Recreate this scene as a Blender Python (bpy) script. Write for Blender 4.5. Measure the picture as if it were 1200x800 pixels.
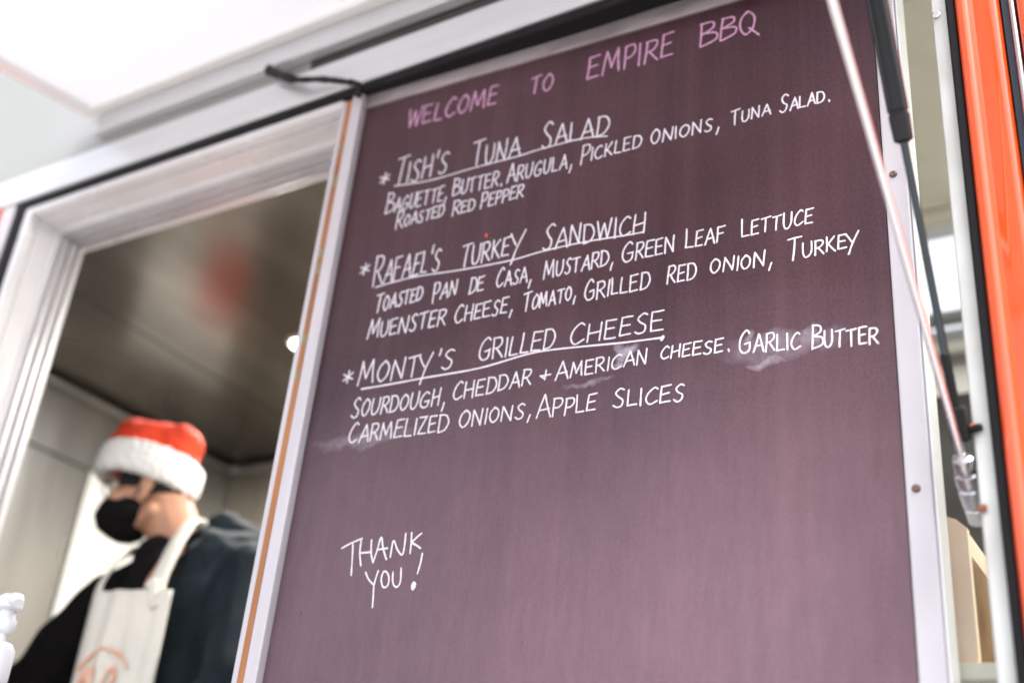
import bpy, bmesh, math, random
from mathutils import Vector, Matrix, Quaternion
random.seed(7)
PI = math.pi
scene = bpy.context.scene
for o in list(bpy.data.objects):
    bpy.data.objects.remove(o)
col = scene.collection

# ------------------------------------------------------------------ camera, world, sun, exposure
CAM = Vector((0.0, -1.28391154, 1.5))
cam_d = bpy.data.cameras.new('camera'); cam = bpy.data.objects.new('camera', cam_d); col.objects.link(cam)
right = Vector((0.85464599, 0.51178579, 0.08749587)).normalized()
up = Vector((0.16929995, -0.43399694, 0.88486393)).normalized()
back = Vector((0.49083373, -0.74143237, -0.45755906)).normalized()
cam.matrix_world = Matrix(((right.x, up.x, back.x, CAM.x), (right.y, up.y, back.y, CAM.y), (right.z, up.z, back.z, CAM.z), (0, 0, 0, 1)))
cam_d.sensor_width = 36.0; cam_d.lens = 41.574
cam_d.clip_start = 0.02; cam_d.clip_end = 2000
cam_d.dof.use_dof = True; cam_d.dof.focus_distance = 1.60; cam_d.dof.aperture_fstop = 1.7
cam_d.dof.aperture_blades = 0
scene.camera = cam

SUN_EL, SUN_ROT = math.radians(60), math.radians(120)
world = bpy.data.worlds.new('World'); scene.world = world; world.use_nodes = True
wn = world.node_tree; wn.nodes.clear()
sky = wn.nodes.new('ShaderNodeTexSky'); sky.sky_type = 'NISHITA'; sky.sun_disc = False
sky.sun_elevation = SUN_EL; sky.sun_rotation = SUN_ROT; sky.air_density = 1.0; sky.dust_density = 3.0; sky.ozone_density = 1.0
# thin overcast: clouds wash most of the blue out of the sky
hsv = wn.nodes.new('ShaderNodeHueSaturation'); hsv.inputs['Saturation'].default_value = 0.22; hsv.inputs['Value'].default_value = 1.0
tc = wn.nodes.new('ShaderNodeTexCoord'); ns = wn.nodes.new('ShaderNodeTexNoise'); ns.inputs['Scale'].default_value = 2.2; ns.inputs['Detail'].default_value = 6
mr = wn.nodes.new('ShaderNodeMapRange'); mr.inputs['From Min'].default_value = 0.35; mr.inputs['From Max'].default_value = 0.7
mr.inputs['To Min'].default_value = 0.85; mr.inputs['To Max'].default_value = 1.3
mul = wn.nodes.new('ShaderNodeMixRGB'); mul.blend_type = 'MULTIPLY'; mul.inputs['Fac'].default_value = 1.0
bg = wn.nodes.new('ShaderNodeBackground'); bg.inputs['Strength'].default_value = 0.15
wo = wn.nodes.new('ShaderNodeOutputWorld')
wn.links.new(sky.outputs[0], hsv.inputs['Color']); wn.links.new(tc.outputs['Generated'], ns.inputs['Vector'])
wn.links.new(ns.outputs['Fac'], mr.inputs['Value']); wn.links.new(hsv.outputs[0], mul.inputs['Color1'])
wn.links.new(mr.outputs[0], mul.inputs['Color2']); wn.links.new(mul.outputs[0], bg.inputs['Color']); wn.links.new(bg.outputs[0], wo.inputs['Surface'])
sd = bpy.data.lights.new('sun', 'SUN'); sd.energy = 1.2; sd.angle = math.radians(15); sd.color = (1.0, 0.97, 0.93)
so = bpy.data.objects.new('sun', sd); col.objects.link(so)
sdir = Vector((math.sin(SUN_ROT) * math.cos(SUN_EL), math.cos(SUN_ROT) * math.cos(SUN_EL), math.sin(SUN_EL)))
so.rotation_euler = sdir.to_track_quat('Z', 'Y').to_euler(); so.location = (0, -3, 8)
vs = scene.view_settings; vs.view_transform = 'Standard'; vs.look = 'None'; vs.gamma = 1.0; vs.exposure = 1.62
vs.use_curve_mapping = False
scene.render.engine = 'CYCLES'
scene.cycles.max_bounces = 10; scene.cycles.diffuse_bounces = 6; scene.cycles.glossy_bounces = 4
scene.cycles.sample_clamp_indirect = 6.0
scene.cycles.caustics_reflective = False; scene.cycles.caustics_refractive = False

# ------------------------------------------------------------------ materials
def mat(name, rgb, rough=0.5, metal=0.0, var=0.0, vscale=8.0, stretch=(1, 1, 1), col2=None, bump=0.0, bscale=40.0, bstretch=None,
        spec=0.5, rvar=0.0, coat=0.0, lo=0.35, hi=0.65, detail=6.0, emit=None, estr=0.0, aniso=None):
    m = bpy.data.materials.new(name); m.use_nodes = True
    nt = m.node_tree; b = nt.nodes['Principled BSDF']
    b.inputs['Base Color'].default_value = (*rgb, 1); b.inputs['Roughness'].default_value = rough
    b.inputs['Metallic'].default_value = metal; b.inputs['Specular IOR Level'].default_value = spec
    b.inputs['Coat Weight'].default_value = coat; b.inputs['Coat Roughness'].default_value = 0.035
    if emit:
        b.inputs['Emission Color'].default_value = (*emit, 1); b.inputs['Emission Strength'].default_value = estr
    t = nt.nodes.new('ShaderNodeTexCoord')
    def noise(scale, st, det=detail):
        mp = nt.nodes.new('ShaderNodeMapping'); mp.inputs['Scale'].default_value = st
        n = nt.nodes.new('ShaderNodeTexNoise'); n.inputs['Scale'].default_value = scale; n.inputs['Detail'].default_value = det
        nt.links.new(t.outputs['Object'], mp.inputs['Vector']); nt.links.new(mp.outputs[0], n.inputs['Vector'])
        return n
    if var or col2:
        n = noise(vscale, stretch)
        c2 = col2 if col2 else tuple(max(0, c * (1 - var)) for c in rgb)
        r = nt.nodes.new('ShaderNodeMapRange'); r.inputs['From Min'].default_value = lo; r.inputs['From Max'].default_value = hi
        mx = nt.nodes.new('ShaderNodeMixRGB'); mx.inputs['Color1'].default_value = (*rgb, 1); mx.inputs['Color2'].default_value = (*c2, 1)
        nt.links.new(n.outputs['Fac'], r.inputs['Value']); nt.links.new(r.outputs[0], mx.inputs['Fac']); nt.links.new(mx.outputs[0], b.inputs['Base Color'])
    if rvar:
        n = noise(vscale * 1.7, stretch)
        r = nt.nodes.new('ShaderNodeMapRange'); r.inputs['From Min'].default_value = 0.3; r.inputs['From Max'].default_value = 0.7
        r.inputs['To Min'].default_value = max(0.02, rough - rvar); r.inputs['To Max'].default_value = rough + rvar
        nt.links.new(n.outputs['Fac'], r.inputs['Value']); nt.links.new(r.outputs[0], b.inputs['Roughness'])
    if bump:
        n = noise(bscale, bstretch or stretch)
        bp = nt.nodes.new('ShaderNodeBump'); bp.inputs['Strength'].default_value = bump; bp.inputs['Distance'].default_value = 0.004
        nt.links.new(n.outputs['Fac'], bp.inputs['Height']); nt.links.new(bp.outputs[0], b.inputs['Normal'])
    return m

def board_material():
    m = mat('chalkboard_paint', (0.03, 0.02, 0.025), 0.55)
    nt = m.node_tree; b = nt.nodes['Principled BSDF']; L = nt.links
    t = nt.nodes.new('ShaderNodeTexCoord')
    def N(scale, st, det=5.0, rough=0.55, loc=(0, 0, 0)):
        mp = nt.nodes.new('ShaderNodeMapping'); mp.inputs['Scale'].default_value = st; mp.inputs['Location'].default_value = loc
        n = nt.nodes.new('ShaderNodeTexNoise'); n.inputs['Scale'].default_value = scale; n.inputs['Detail'].default_value = det; n.inputs['Roughness'].default_value = rough
        L.new(t.outputs['Object'], mp.inputs['Vector']); L.new(mp.outputs[0], n.inputs['Vector']); return n.outputs['Fac']
    def rng(v, a, bb, c, d):
        r = nt.nodes.new('ShaderNodeMapRange'); r.inputs['From Min'].default_value = a; r.inputs['From Max'].default_value = bb
        r.inputs['To Min'].default_value = c; r.inputs['To Max'].default_value = d; L.new(v, r.inputs['Value']); return r.outputs[0]
    def mix(f, c1, c2):
        x = nt.nodes.new('ShaderNodeMixRGB')
        for s, v in ((x.inputs['Fac'], f), (x.inputs['Color1'], c1), (x.inputs['Color2'], c2)):
            if isinstance(v, (tuple, float)): s.default_value = (*v, 1) if isinstance(v, tuple) else v
            else: L.new(v, s)
        return x.outputs[0]
    def add(a, bb):
        x = nt.nodes.new('ShaderNodeMath'); x.operation = 'ADD'; L.new(a, x.inputs[0])
        L.new(bb, x.inputs[1]); return x.outputs[0]
    streak = rng(N(30, (1, 1, 0.03), 7, 0.65), 0.38, 0.75, 0.0, 0.22)      # wiped vertical streaks of chalk dust
    cloud = rng(N(2.2, (1, 1, 0.6), 4), 0.30, 0.75, 0.0, 0.34)
    hstr = rng(N(14, (0.15, 1, 1), 4, loc=(3, 0, 1)), 0.5, 0.8, 0.0, 0.10)
    fine = rng(N(240, (1, 1, 0.8), 4, 0.7), 0.3, 0.75, -0.16, 0.20)
    f = add(add(add(streak, cloud), hstr), fine)
    base = mix(rng(N(1.7, (1, 1, 0.5), 3, loc=(5, 2, 0)), 0.4, 0.62, 0.0, 1.0), BOARD_A, BOARD_B)
    c = mix(f, base, BOARD_D)
    # rubbed-out writing smudges, plus a painted sheen low on the board: (x, z, half width, half height, strength)
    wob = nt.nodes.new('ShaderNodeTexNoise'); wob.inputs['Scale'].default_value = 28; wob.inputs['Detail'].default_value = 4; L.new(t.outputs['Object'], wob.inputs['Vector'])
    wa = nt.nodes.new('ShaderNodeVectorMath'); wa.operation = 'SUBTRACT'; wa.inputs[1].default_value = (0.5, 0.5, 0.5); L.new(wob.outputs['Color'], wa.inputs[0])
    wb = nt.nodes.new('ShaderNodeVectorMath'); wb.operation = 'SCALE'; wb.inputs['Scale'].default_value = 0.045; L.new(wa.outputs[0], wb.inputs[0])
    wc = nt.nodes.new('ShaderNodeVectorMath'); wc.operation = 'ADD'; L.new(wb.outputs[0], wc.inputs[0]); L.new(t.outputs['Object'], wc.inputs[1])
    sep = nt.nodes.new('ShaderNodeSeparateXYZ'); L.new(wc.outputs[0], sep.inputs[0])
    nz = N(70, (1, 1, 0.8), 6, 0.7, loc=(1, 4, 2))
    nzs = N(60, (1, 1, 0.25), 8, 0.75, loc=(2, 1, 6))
    for (x, z, w, h, s) in SMUDGES_AND_SHEEN:
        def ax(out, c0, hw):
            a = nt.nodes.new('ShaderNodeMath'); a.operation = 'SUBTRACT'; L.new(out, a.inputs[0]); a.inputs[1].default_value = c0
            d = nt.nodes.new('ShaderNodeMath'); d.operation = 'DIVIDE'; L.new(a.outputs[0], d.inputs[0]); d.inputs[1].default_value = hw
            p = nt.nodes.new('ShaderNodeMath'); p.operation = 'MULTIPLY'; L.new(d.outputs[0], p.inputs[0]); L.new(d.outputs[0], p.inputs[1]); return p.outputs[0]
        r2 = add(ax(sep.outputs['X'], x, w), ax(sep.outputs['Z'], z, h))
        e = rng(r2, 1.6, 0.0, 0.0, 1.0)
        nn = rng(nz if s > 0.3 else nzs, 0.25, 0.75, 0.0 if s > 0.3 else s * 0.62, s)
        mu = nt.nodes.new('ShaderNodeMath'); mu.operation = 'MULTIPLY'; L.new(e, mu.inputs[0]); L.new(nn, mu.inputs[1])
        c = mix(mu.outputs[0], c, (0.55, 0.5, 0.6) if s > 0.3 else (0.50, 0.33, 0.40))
    b.inputs['Specular IOR Level'].default_value = 0.3
    L.new(c, b.inputs['Base Color'])
    L.new(rng(N(9, (1, 1, 0.2), 4), 0.3, 0.7, 0.34, 0.46), b.inputs['Roughness'])
    return m
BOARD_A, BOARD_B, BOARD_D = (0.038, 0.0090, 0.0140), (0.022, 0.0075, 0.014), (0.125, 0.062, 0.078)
SMUDGES_AND_SHEEN = [(0.50, -0.04, 0.80, 0.56, 0.25), (0.16, 0.20, 0.30, 0.30, 0.07), (0.70, 0.10, 0.30, 0.30, 0.07), (0.534, 0.566, 0.014, 0.007, 0.95), (0.524, 0.552, 0.007, 0.012, 0.9), (0.518, 0.541, 0.012, 0.005, 0.9), (0.755, 0.535, 0.075, 0.018, 0.32), (0.712, 0.556, 0.006, 0.010, 0.6), (0.735, 0.514, 0.025, 0.005, 0.5), (0.795, 0.545, 0.014, 0.012, 0.45), (0.10, 0.480, 0.085, 0.012, 0.35), (0.475, 0.522, 0.035, 0.004, 0.5)]  # broad weak ones paint the lower board's sheen; small strong ones are rubbed-out chalk

M = {}
M['alu'] = mat('brushed_aluminium', (0.68, 0.68, 0.70), 0.38, 0.6, var=0.12, vscale=5, stretch=(0.3, 1, 4), bump=0.05, bscale=60, rvar=0.08)
M['alu_v'] = mat('white_aluminium', (0.54, 0.51, 0.55), 0.35, 0.2, var=0.10, vscale=9, stretch=(2, 2, 0.4), bump=0.05, rvar=0.08)
M['post'] = mat('grey_white_post', (0.52, 0.53, 0.52), 0.4, 0.1, col2=(0.36, 0.35, 0.33), vscale=14, stretch=(1, 1, 0.4), lo=0.45, hi=0.75)
M['white'] = mat('white_enamel', (0.82, 0.81, 0.81), 0.35, var=0.05, vscale=3, bump=0.04, bscale=14)
M['frame'] = mat('white_window_frame', (0.68, 0.67, 0.69), 0.30, 0.05, col2=(0.58, 0.55, 0.55), lo=0.45, hi=0.75, vscale=5, stretch=(0.5, 1, 0.5), rvar=0.08)
M['track'] = mat('track_metal', (0.55, 0.53, 0.55), 0.35, 0.6, var=0.2, vscale=12)
M['rubber'] = mat('black_rubber', (0.006, 0.005, 0.007), 0.75, spec=0.25, var=0.3, vscale=20)
M['dark'] = mat('dark_metal_and_reflection', (0.055, 0.06, 0.055), 0.4, 0.3, col2=(0.03, 0.025, 0.025), vscale=6, stretch=(0.4, 1, 1))
M['bracket'] = mat('pinkish_aluminium', (0.38, 0.33, 0.345), 0.45, 0.35, col2=(0.13, 0.115, 0.115), vscale=9, stretch=(0.8, 1, 3), lo=0.42, hi=0.75)
M['wood'] = mat('worn_brown_strip', (0.42, 0.17, 0.055), 0.6, col2=(0.26, 0.10, 0.04), vscale=14, stretch=(2, 2, 0.3), bump=0.3)
M['patina'] = mat('green_patina', (0.18, 0.26, 0.17), 0.7, col2=(0.30, 0.14, 0.05), vscale=60)
M['orange'] = mat('orange_gloss_paint', (0.72, 0.072, 0.006), 0.14, 0.0, var=0.06, vscale=3, coat=1.0, spec=0.25, bump=0.006, bscale=12)
M['orange'].node_tree.nodes['Principled BSDF'].inputs['Coat IOR'].default_value = 1.5
M['chrome'] = mat('chrome', (0.45, 0.45, 0.46), 0.22, 1.0, rvar=0.05, vscale=30)
M['steel'] = mat('steel_rod', (0.75, 0.73, 0.74), 0.22, 1.0, rvar=0.06, vscale=30)
M['black_gloss'] = mat('black_gloss_paint', (0.006, 0.006, 0.009), 0.22, 0.0, spec=0.35)
M['blue_steel'] = mat('dark_blue_steel', (0.06, 0.070, 0.080), 0.25, 1.0)
M['black'] = mat('black_plastic', (0.008, 0.008, 0.008), 0.55, spec=0.25, bump=0.1, bscale=80)
M['pale'] = mat('pale_painted_metal', (0.31, 0.325, 0.31), 0.5, 0.0, col2=(0.35, 0.345, 0.35), vscale=1.6, rvar=0.08)
M['ceil'] = mat('brushed_stainless_ceiling', (0.32, 0.30, 0.275), 0.22, 0.9, col2=(0.15, 0.135, 0.12), vscale=2.5, stretch=(1, 0.3, 1), rvar=0.06, bump=0.04, bscale=5)
M['steelwall'] = mat('brushed_stainless_wall', (0.46, 0.45, 0.44), 0.32, 0.8, var=0.3, vscale=4, stretch=(1, 1, 0.15), rvar=0.08)
M['beigewall'] = mat('beige_ribbed_wall', (0.40, 0.37, 0.30), 0.4, 0.3, var=0.25, vscale=6, stretch=(1, 1, 0.1))
M['whitewall'] = mat('white_door_paint', (0.80, 0.80, 0.76), 0.4)
M['cream'] = mat('cream_panel', (0.74, 0.74, 0.65), 0.4, var=0.08)
M['copper'] = mat('orange_bolt', (0.65, 0.16, 0.06), 0.4, 0.5, col2=(0.2, 0.08, 0.05), vscale=40)
M['rust'] = mat('rusty_screw', (0.10, 0.05, 0.04), 0.6, 0.5, col2=(0.25, 0.18, 0.16), vscale=150)
M['chalk'] = mat('white_chalk_marker', (0.70, 0.66, 0.73), 0.9, col2=(0.34, 0.29, 0.35), vscale=330, lo=0.54, hi=0.80)
M['pink'] = mat('pink_chalk_marker', (0.62, 0.33, 0.52), 0.8, col2=(0.26, 0.13, 0.22), vscale=330, lo=0.46, hi=0.74)
M['skin'] = mat('skin', (0.56, 0.30, 0.19), 0.5, col2=(0.50, 0.24, 0.15), vscale=14, bump=0.08, bscale=90)
M['skin'].node_tree.nodes['Principled BSDF'].inputs['Subsurface Weight'].default_value = 0.12
M['skin'].node_tree.nodes['Principled BSDF'].inputs['Subsurface Radius'].default_value = (0.02, 0.008, 0.004)
M['red_felt'] = mat('red_felt', (0.78, 0.050, 0.010), 0.9, var=0.35, vscale=18, bump=0.5, bscale=120)
M['fleece'] = mat('white_fleece', (0.84, 0.83, 0.80), 0.95, var=0.08, vscale=30, bump=0.9, bscale=110)
M['knit'] = mat('black_knit', (0.014, 0.014, 0.016), 0.9, bump=0.4, bscale=150)
M['maskcloth'] = mat('black_mask_cloth', (0.006, 0.005, 0.005), 0.9, spec=0.15, bump=0.2, bscale=120)
M['hoodie'] = mat('navy_fleece', (0.012, 0.0195, 0.026), 0.9, var=0.4, spec=0.2, vscale=10, bump=0.4, bscale=60)
M['sleeve'] = mat('black_cloth', (0.006, 0.005, 0.006), 0.95, spec=0.15, bump=0.3, bscale=70)
M['apron'] = mat('cream_canvas', (0.72, 0.69, 0.62), 0.85, var=0.08, vscale=9, bump=0.3, bscale=200)
M['apronprint'] = mat('orange_print', (0.80, 0.30, 0.14), 0.85, col2=(0.74, 0.55, 0.45), vscale=30)
M['trousers'] = mat('dark_trousers', (0.03, 0.03, 0.035), 0.9)
M['plastic'] = mat('white_plastic', (0.60, 0.62, 0.66), 0.35, spec=0.5)
M['bread'] = mat('cream_block', (0.92, 0.80, 0.64), 0.5, col2=(0.90, 0.72, 0.54), vscale=12, bump=0.1)
M['kraft'] = mat('brown_wrap', (0.20, 0.09, 0.022), 0.35, col2=(0.34, 0.20, 0.09), vscale=14, coat=0.3, bump=0.3, bscale=30)
M['lamp'] = mat('lamp_lens', (0.9, 0.9, 0.85), 0.5, emit=(1.0, 0.93, 0.80), estr=8.0)
M['ground'] = mat('asphalt', (0.16, 0.155, 0.15), 0.85, var=0.3, vscale=3, bump=0.4, bscale=60)
M['paving'] = mat('pale_concrete', (0.50, 0.485, 0.47), 0.8, var=0.2, vscale=2, bump=0.3, bscale=30)
M['leaf'] = mat('foliage', (0.06, 0.10, 0.03), 0.6, col2=(0.10, 0.13, 0.04), vscale=3)
M['bark'] = mat('bark', (0.12, 0.09, 0.07), 0.9, bump=0.6, bscale=20, var=0.3)
M['brick'] = mat('brick_wall', (0.32, 0.16, 0.11), 0.85, var=0.3, vscale=6)
M['glass'] = mat('dark_glass', (0.02, 0.025, 0.03), 0.06, 0.0, spec=0.8)
M['kerb'] = mat('kerb_stone', (0.36, 0.35, 0.33), 0.8, var=0.2)
M['redcan'] = mat('red_card_and_speck', (0.85, 0.06, 0.015), 0.5)
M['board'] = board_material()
M['flap'] = mat('translucent_white_panel', (0.90, 0.90, 0.92), 0.45)
_nt = M['flap'].node_tree; _b = _nt.nodes['Principled BSDF']; _o = _nt.nodes['Material Output']
_tr = _nt.nodes.new('ShaderNodeBsdfTranslucent'); _tr.inputs['Color'].default_value = (0.92, 0.92, 0.94, 1)
_mx = _nt.nodes.new('ShaderNodeMixShader'); _mx.inputs['Fac'].default_value = 0.32
_nt.links.new(_b.outputs[0], _mx.inputs[1]); _nt.links.new(_tr.outputs[0], _mx.inputs[2]); _nt.links.new(_mx.outputs[0], _o.inputs['Surface'])
M['return'] = mat('white_side_return', (0.80, 0.82, 0.86), 0.3, 0.0, var=0.1, vscale=8)

# ------------------------------------------------------------------ helpers
def link(name, me, m=None, parent=None, smooth=False):
    o = bpy.data.objects.new(name, me); col.objects.link(o)
    if m is not None and not me.materials: me.materials.append(m)
    if parent is not None: o.parent = parent
    if smooth:
        for p in me.polygons: p.use_smooth = True
    return o
def from_bm(name, bm, m, parent=None, smooth=False):
    bmesh.ops.recalc_face_normals(bm, faces=bm.faces)
    me = bpy.data.meshes.new(name); bm.to_mesh(me); bm.free()
    return link(name, me, m, parent, smooth)
def thing(name, label, cat, loc=(0, 0, 0), rz=0.0, group=None):
    o = bpy.data.objects.new(name, None); col.objects.link(o); o.location = loc; o.rotation_euler = (0, 0, rz)
    o.empty_display_size = 0.1
    tag(o, label, cat, group); return o
def tag(o, label=None, cat=None, group=None, kind=None):
    if label: o['label'] = label
    if cat: o['category'] = cat
    if group: o['group'] = group
    if kind: o['kind'] = kind
    return o
def bm_box(bm, x0, x1, y0, y1, z0, z1, bev=0.0, seg=2):
    b2 = bmesh.new()
    r = bmesh.ops.create_cube(b2, size=1.0)
    for v in b2.verts:
        v.co = Vector(((x0 + x1) / 2 + v.co.x * (x1 - x0), (y0 + y1) / 2 + v.co.y * (y1 - y0), (z0 + z1) / 2 + v.co.z * (z1 - z0)))
    if bev: bmesh.ops.bevel(b2, geom=b2.edges[:], offset=bev, segments=seg, affect='EDGES', profile=0.5)
    merge(bm, b2)
def merge(bm, b2):
    me = bpy.data.meshes.new('tmp'); b2.to_mesh(me); b2.free(); bm.from_mesh(me); bpy.data.meshes.remove(me)
def box(name, x0, x1, y0, y1, z0, z1, m, parent=None, bev=0.0015, off=(0, 0, 0)):
    bm = bmesh.new(); bm_box(bm, x0, x1, y0, y1, z0, z1, bev); return from_bm(name, bm, m, parent)
def bm_lathe(bm, p0, p1, prof, seg=24):
    """prof: list of (t in metres along the axis from p0, radius)."""
    p0 = Vector(p0); p1 = Vector(p1); d = (p1 - p0).normalized()
    a = d.orthogonal().normalized(); b = d.cross(a)
    rings = []
    for (t, r) in prof:
        c = p0 + d * t
        rings.append([bm.verts.new(c + (a * math.cos(2 * PI * k / seg) + b * math.sin(2 * PI * k / seg)) * max(r, 1e-5)) for k in range(seg)])
    for i in range(len(rings) - 1):
        for k in range(seg):
            bm.faces.new((rings[i][k], rings[i][(k + 1) % seg], rings[i + 1][(k + 1) % seg], rings[i + 1][k]))
    bm.faces.new(rings[0]); bm.faces.new(rings[-1])
def rod(name, p0, p1, r, m, parent=None, prof=None, seg=24):
    bm = bmesh.new(); L = (Vector(p1) - Vector(p0)).length
    pr = prof or [(0, r * 0.8), (r * 0.15, r), (L - r * 0.15, r), (L, r * 0.8)]
    bm_lathe(bm, p0, p1, pr, seg)
    o = from_bm(name, bm, m, parent); shade(o, 35); return o
def shade(o, deg=35):
    me = o.data
    for p in me.polygons: p.use_smooth = True
    try:
        me.set_sharp_from_angle(angle=math.radians(deg))
    except Exception: pass
def prism(name, prof, a0, a1, axis, m, parent=None, smooth=False):
    """extrude a closed 2D profile. axis 'x': prof=(y,z); 'z': prof=(x,y); 'y': prof=(x,z)"""
    bm = bmesh.new()
    def pt(p, a):
        return {'x': (a, p[0], p[1]), 'z': (p[0], p[1], a), 'y': (p[0], a, p[1])}[axis]
    A = [bm.verts.new(pt(p, a0)) for p in prof]; B = [bm.verts.new(pt(p, a1)) for p in prof]
    n = len(prof)
    for i in range(n): bm.faces.new((A[i], A[(i + 1) % n], B[(i + 1) % n], B[i]))
    bm.faces.new(A); bm.faces.new(B)
    o = from_bm(name, bm, m, parent)
    if smooth: shade(o, 30)
    return o
def tube_path(name, pts, radii, m, parent=None, seg=12, flat=1.0, up=None):
    bm = bmesh.new(); bm_tube(bm, pts, radii, seg, flat, up)
    o = from_bm(name, bm, m, parent, smooth=True); return o
def bm_tube(bm, pts, radii, seg=12, flat=1.0, upv=None):
    P = [Vector(p) for p in pts]; R = radii if isinstance(radii, (list, tuple)) else [radii] * len(P)
    rings = []; a = None
    for i, p in enumerate(P):
        d = (P[min(i + 1, len(P) - 1)] - P[max(i - 1, 0)]).normalized()
        if upv is not None: a = Vector(upv) - d * d.dot(Vector(upv)); a.normalize()
        else:
            a = d.orthogonal().normalized() if a is None else (a - d * a.dot(d)).normalized()
        b = d.cross(a)
        rings.append([bm.verts.new(p + a * math.cos(2 * PI * k / seg) * R[i] * flat + b * math.sin(2 * PI * k / seg) * R[i]) for k in range(seg)])
    for i in range(len(rings) - 1):
        for k in range(seg):
            bm.faces.new((rings[i][k], rings[i][(k + 1) % seg], rings[i + 1][(k + 1) % seg], rings[i + 1][k]))
    bm.faces.new(rings[0]); bm.faces.new(rings[-1])
def catmull(pts, n=5):
    P = [Vector(p) for p in pts]
    if len(P) < 3: return P
    out = []
    for i in range(len(P) - 1):
        p0 = P[max(i - 1, 0)]; p1 = P[i]; p2 = P[i + 1]; p3 = P[min(i + 2, len(P) - 1)]
        for k in range(n):
            t = k / n
            out.append(0.5 * ((2 * p1) + (p2 - p0) * t + (2 * p0 - 5 * p1 + 4 * p2 - p3) * t * t + (3 * p1 - p0 - 3 * p2 + p3) * t ** 3))
    out.append(P[-1]); return out
ICO = {}
def ico(sub):
    if sub not in ICO:
        b2 = bmesh.new(); bmesh.ops.create_icosphere(b2, subdivisions=sub, radius=1.0); b2.verts.index_update()
        ICO[sub] = ([v.co.copy() for v in b2.verts], [[v.index for v in f.verts] for f in b2.faces]); b2.free()
    return ICO[sub]
def ball(bm, c, r, rot=None, sub=2):
    """ellipsoid; r = radius or (rx,ry,rz) along the axes of rot (3x3)"""
    r = (r, r, r) if isinstance(r, (int, float)) else r
    vs_, fs_ = ico(sub); c = Vector(c); out = []
    for co in vs_:
        q = Vector((co.x * r[0], co.y * r[1], co.z * r[2]))
        if rot is not None: q = rot @ q
        out.append(bm.verts.new(q + c))
    for f in fs_: bm.faces.new([out[i] for i in f])
def capsule(bm, p0, r0, p1, r1, n=9):
    n = max(n, int((Vector(p1) - Vector(p0)).length / (0.22 * min(r0, r1))))
    for i in range(n + 1):
        t = i / n; ball(bm, Vector(p0).lerp(Vector(p1), t), r0 + (r1 - r0) * t, sub=2)
def fuse(name, bm, voxel, m, parent=None, smooth_it=6, fac=0.5, disp=None):
    """voxel-remesh overlapping volumes into one continuous skin"""
    me = bpy.data.meshes.new('tmp'); bm.to_mesh(me); bm.free()
    o = bpy.data.objects.new('tmp', me); col.objects.link(o)
    r = o.modifiers.new('r', 'REMESH'); r.mode = 'VOXEL'; r.voxel_size = voxel
    s = o.modifiers.new('s', 'SMOOTH'); s.factor = fac; s.iterations = smooth_it
    dg = bpy.context.evaluated_depsgraph_get(); dg.update()
    me2 = bpy.data.meshes.new_from_object(o.evaluated_get(dg))
    bpy.data.objects.remove(o); bpy.data.meshes.remove(me)
    me2.name = name; me2.materials.clear()
    if disp:
        N = len(me2.vertices); co = [0.0] * (3 * N); no = [0.0] * (3 * N)
        me2.vertices.foreach_get('co', co); me2.vertices.foreach_get('normal', no)
        out = []
        for i in range(0, 3 * N, 3): out.extend(disp(Vector(co[i:i + 3]), Vector(no[i:i + 3])))
        me2.vertices.foreach_set('co', out); me2.update()
    return link(name, me2, m, parent, smooth=True)

# ------------------------------------------------------------------ setting: ground and street behind the camera
bm = bmesh.new(); bm_box(bm, -400, 400, -400, 400, -0.5, 0.0); o = from_bm('ground', bm, M['ground']); tag(o, kind='structure')
bm = bmesh.new(); bm_box(bm, -30, 30, -9.0, 3.2, 0.004, 0.13, 0.01); o = from_bm('pavement', bm, M['paving']); tag(o, kind='structure')

# ------------------------------------------------------------------ food truck
truck = thing('food_truck', 'orange food truck with aluminium framed serving hatch and its awning flap propped open', 'food truck')
T = truck
OL, OR, OT, OB = -2.216, -0.194, 2.901, 1.50        # outer edges of the rubber gasket round the hatch

# body skin outside the hatch
box('trim_band', -3.20, 0.60, -0.012, 0.03, 2.903, 2.981, M['alu'], T, 0.003)
bm = bmesh.new(); bm_box(bm, -3.20, -1.382, -0.004, 0.03, 2.984, 3.034, 0.001); from_bm('hinge_leaf', bm, M['pale'], T)
bm = bmesh.new(); bm_box(bm, -1.380, 0.60, -0.004, 0.03, 2.984, 3.052, 0.001); from_bm('hinge_leaf', bm, M['dark'], T)  # a reflection painted in as darker metal along the same strip
box('upper_body_panel', -3.2, 0.60, 0.004, 0.03, 3.036, 3.90, M['pale'], T, 0.002)
box('side_trim', -2.262, -2.219, -0.010, 0.03, 1.2, 2.899, M['alu_v'], T, 0.002)
prism('body_panel', [(-3.20, 0.03), (-3.20, -0.02), (-2.29, -0.02), (-2.272, -0.010), (-2.266, 0.03)], 0.5, 2.901, 'z', M['orange'], T, True)
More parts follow.
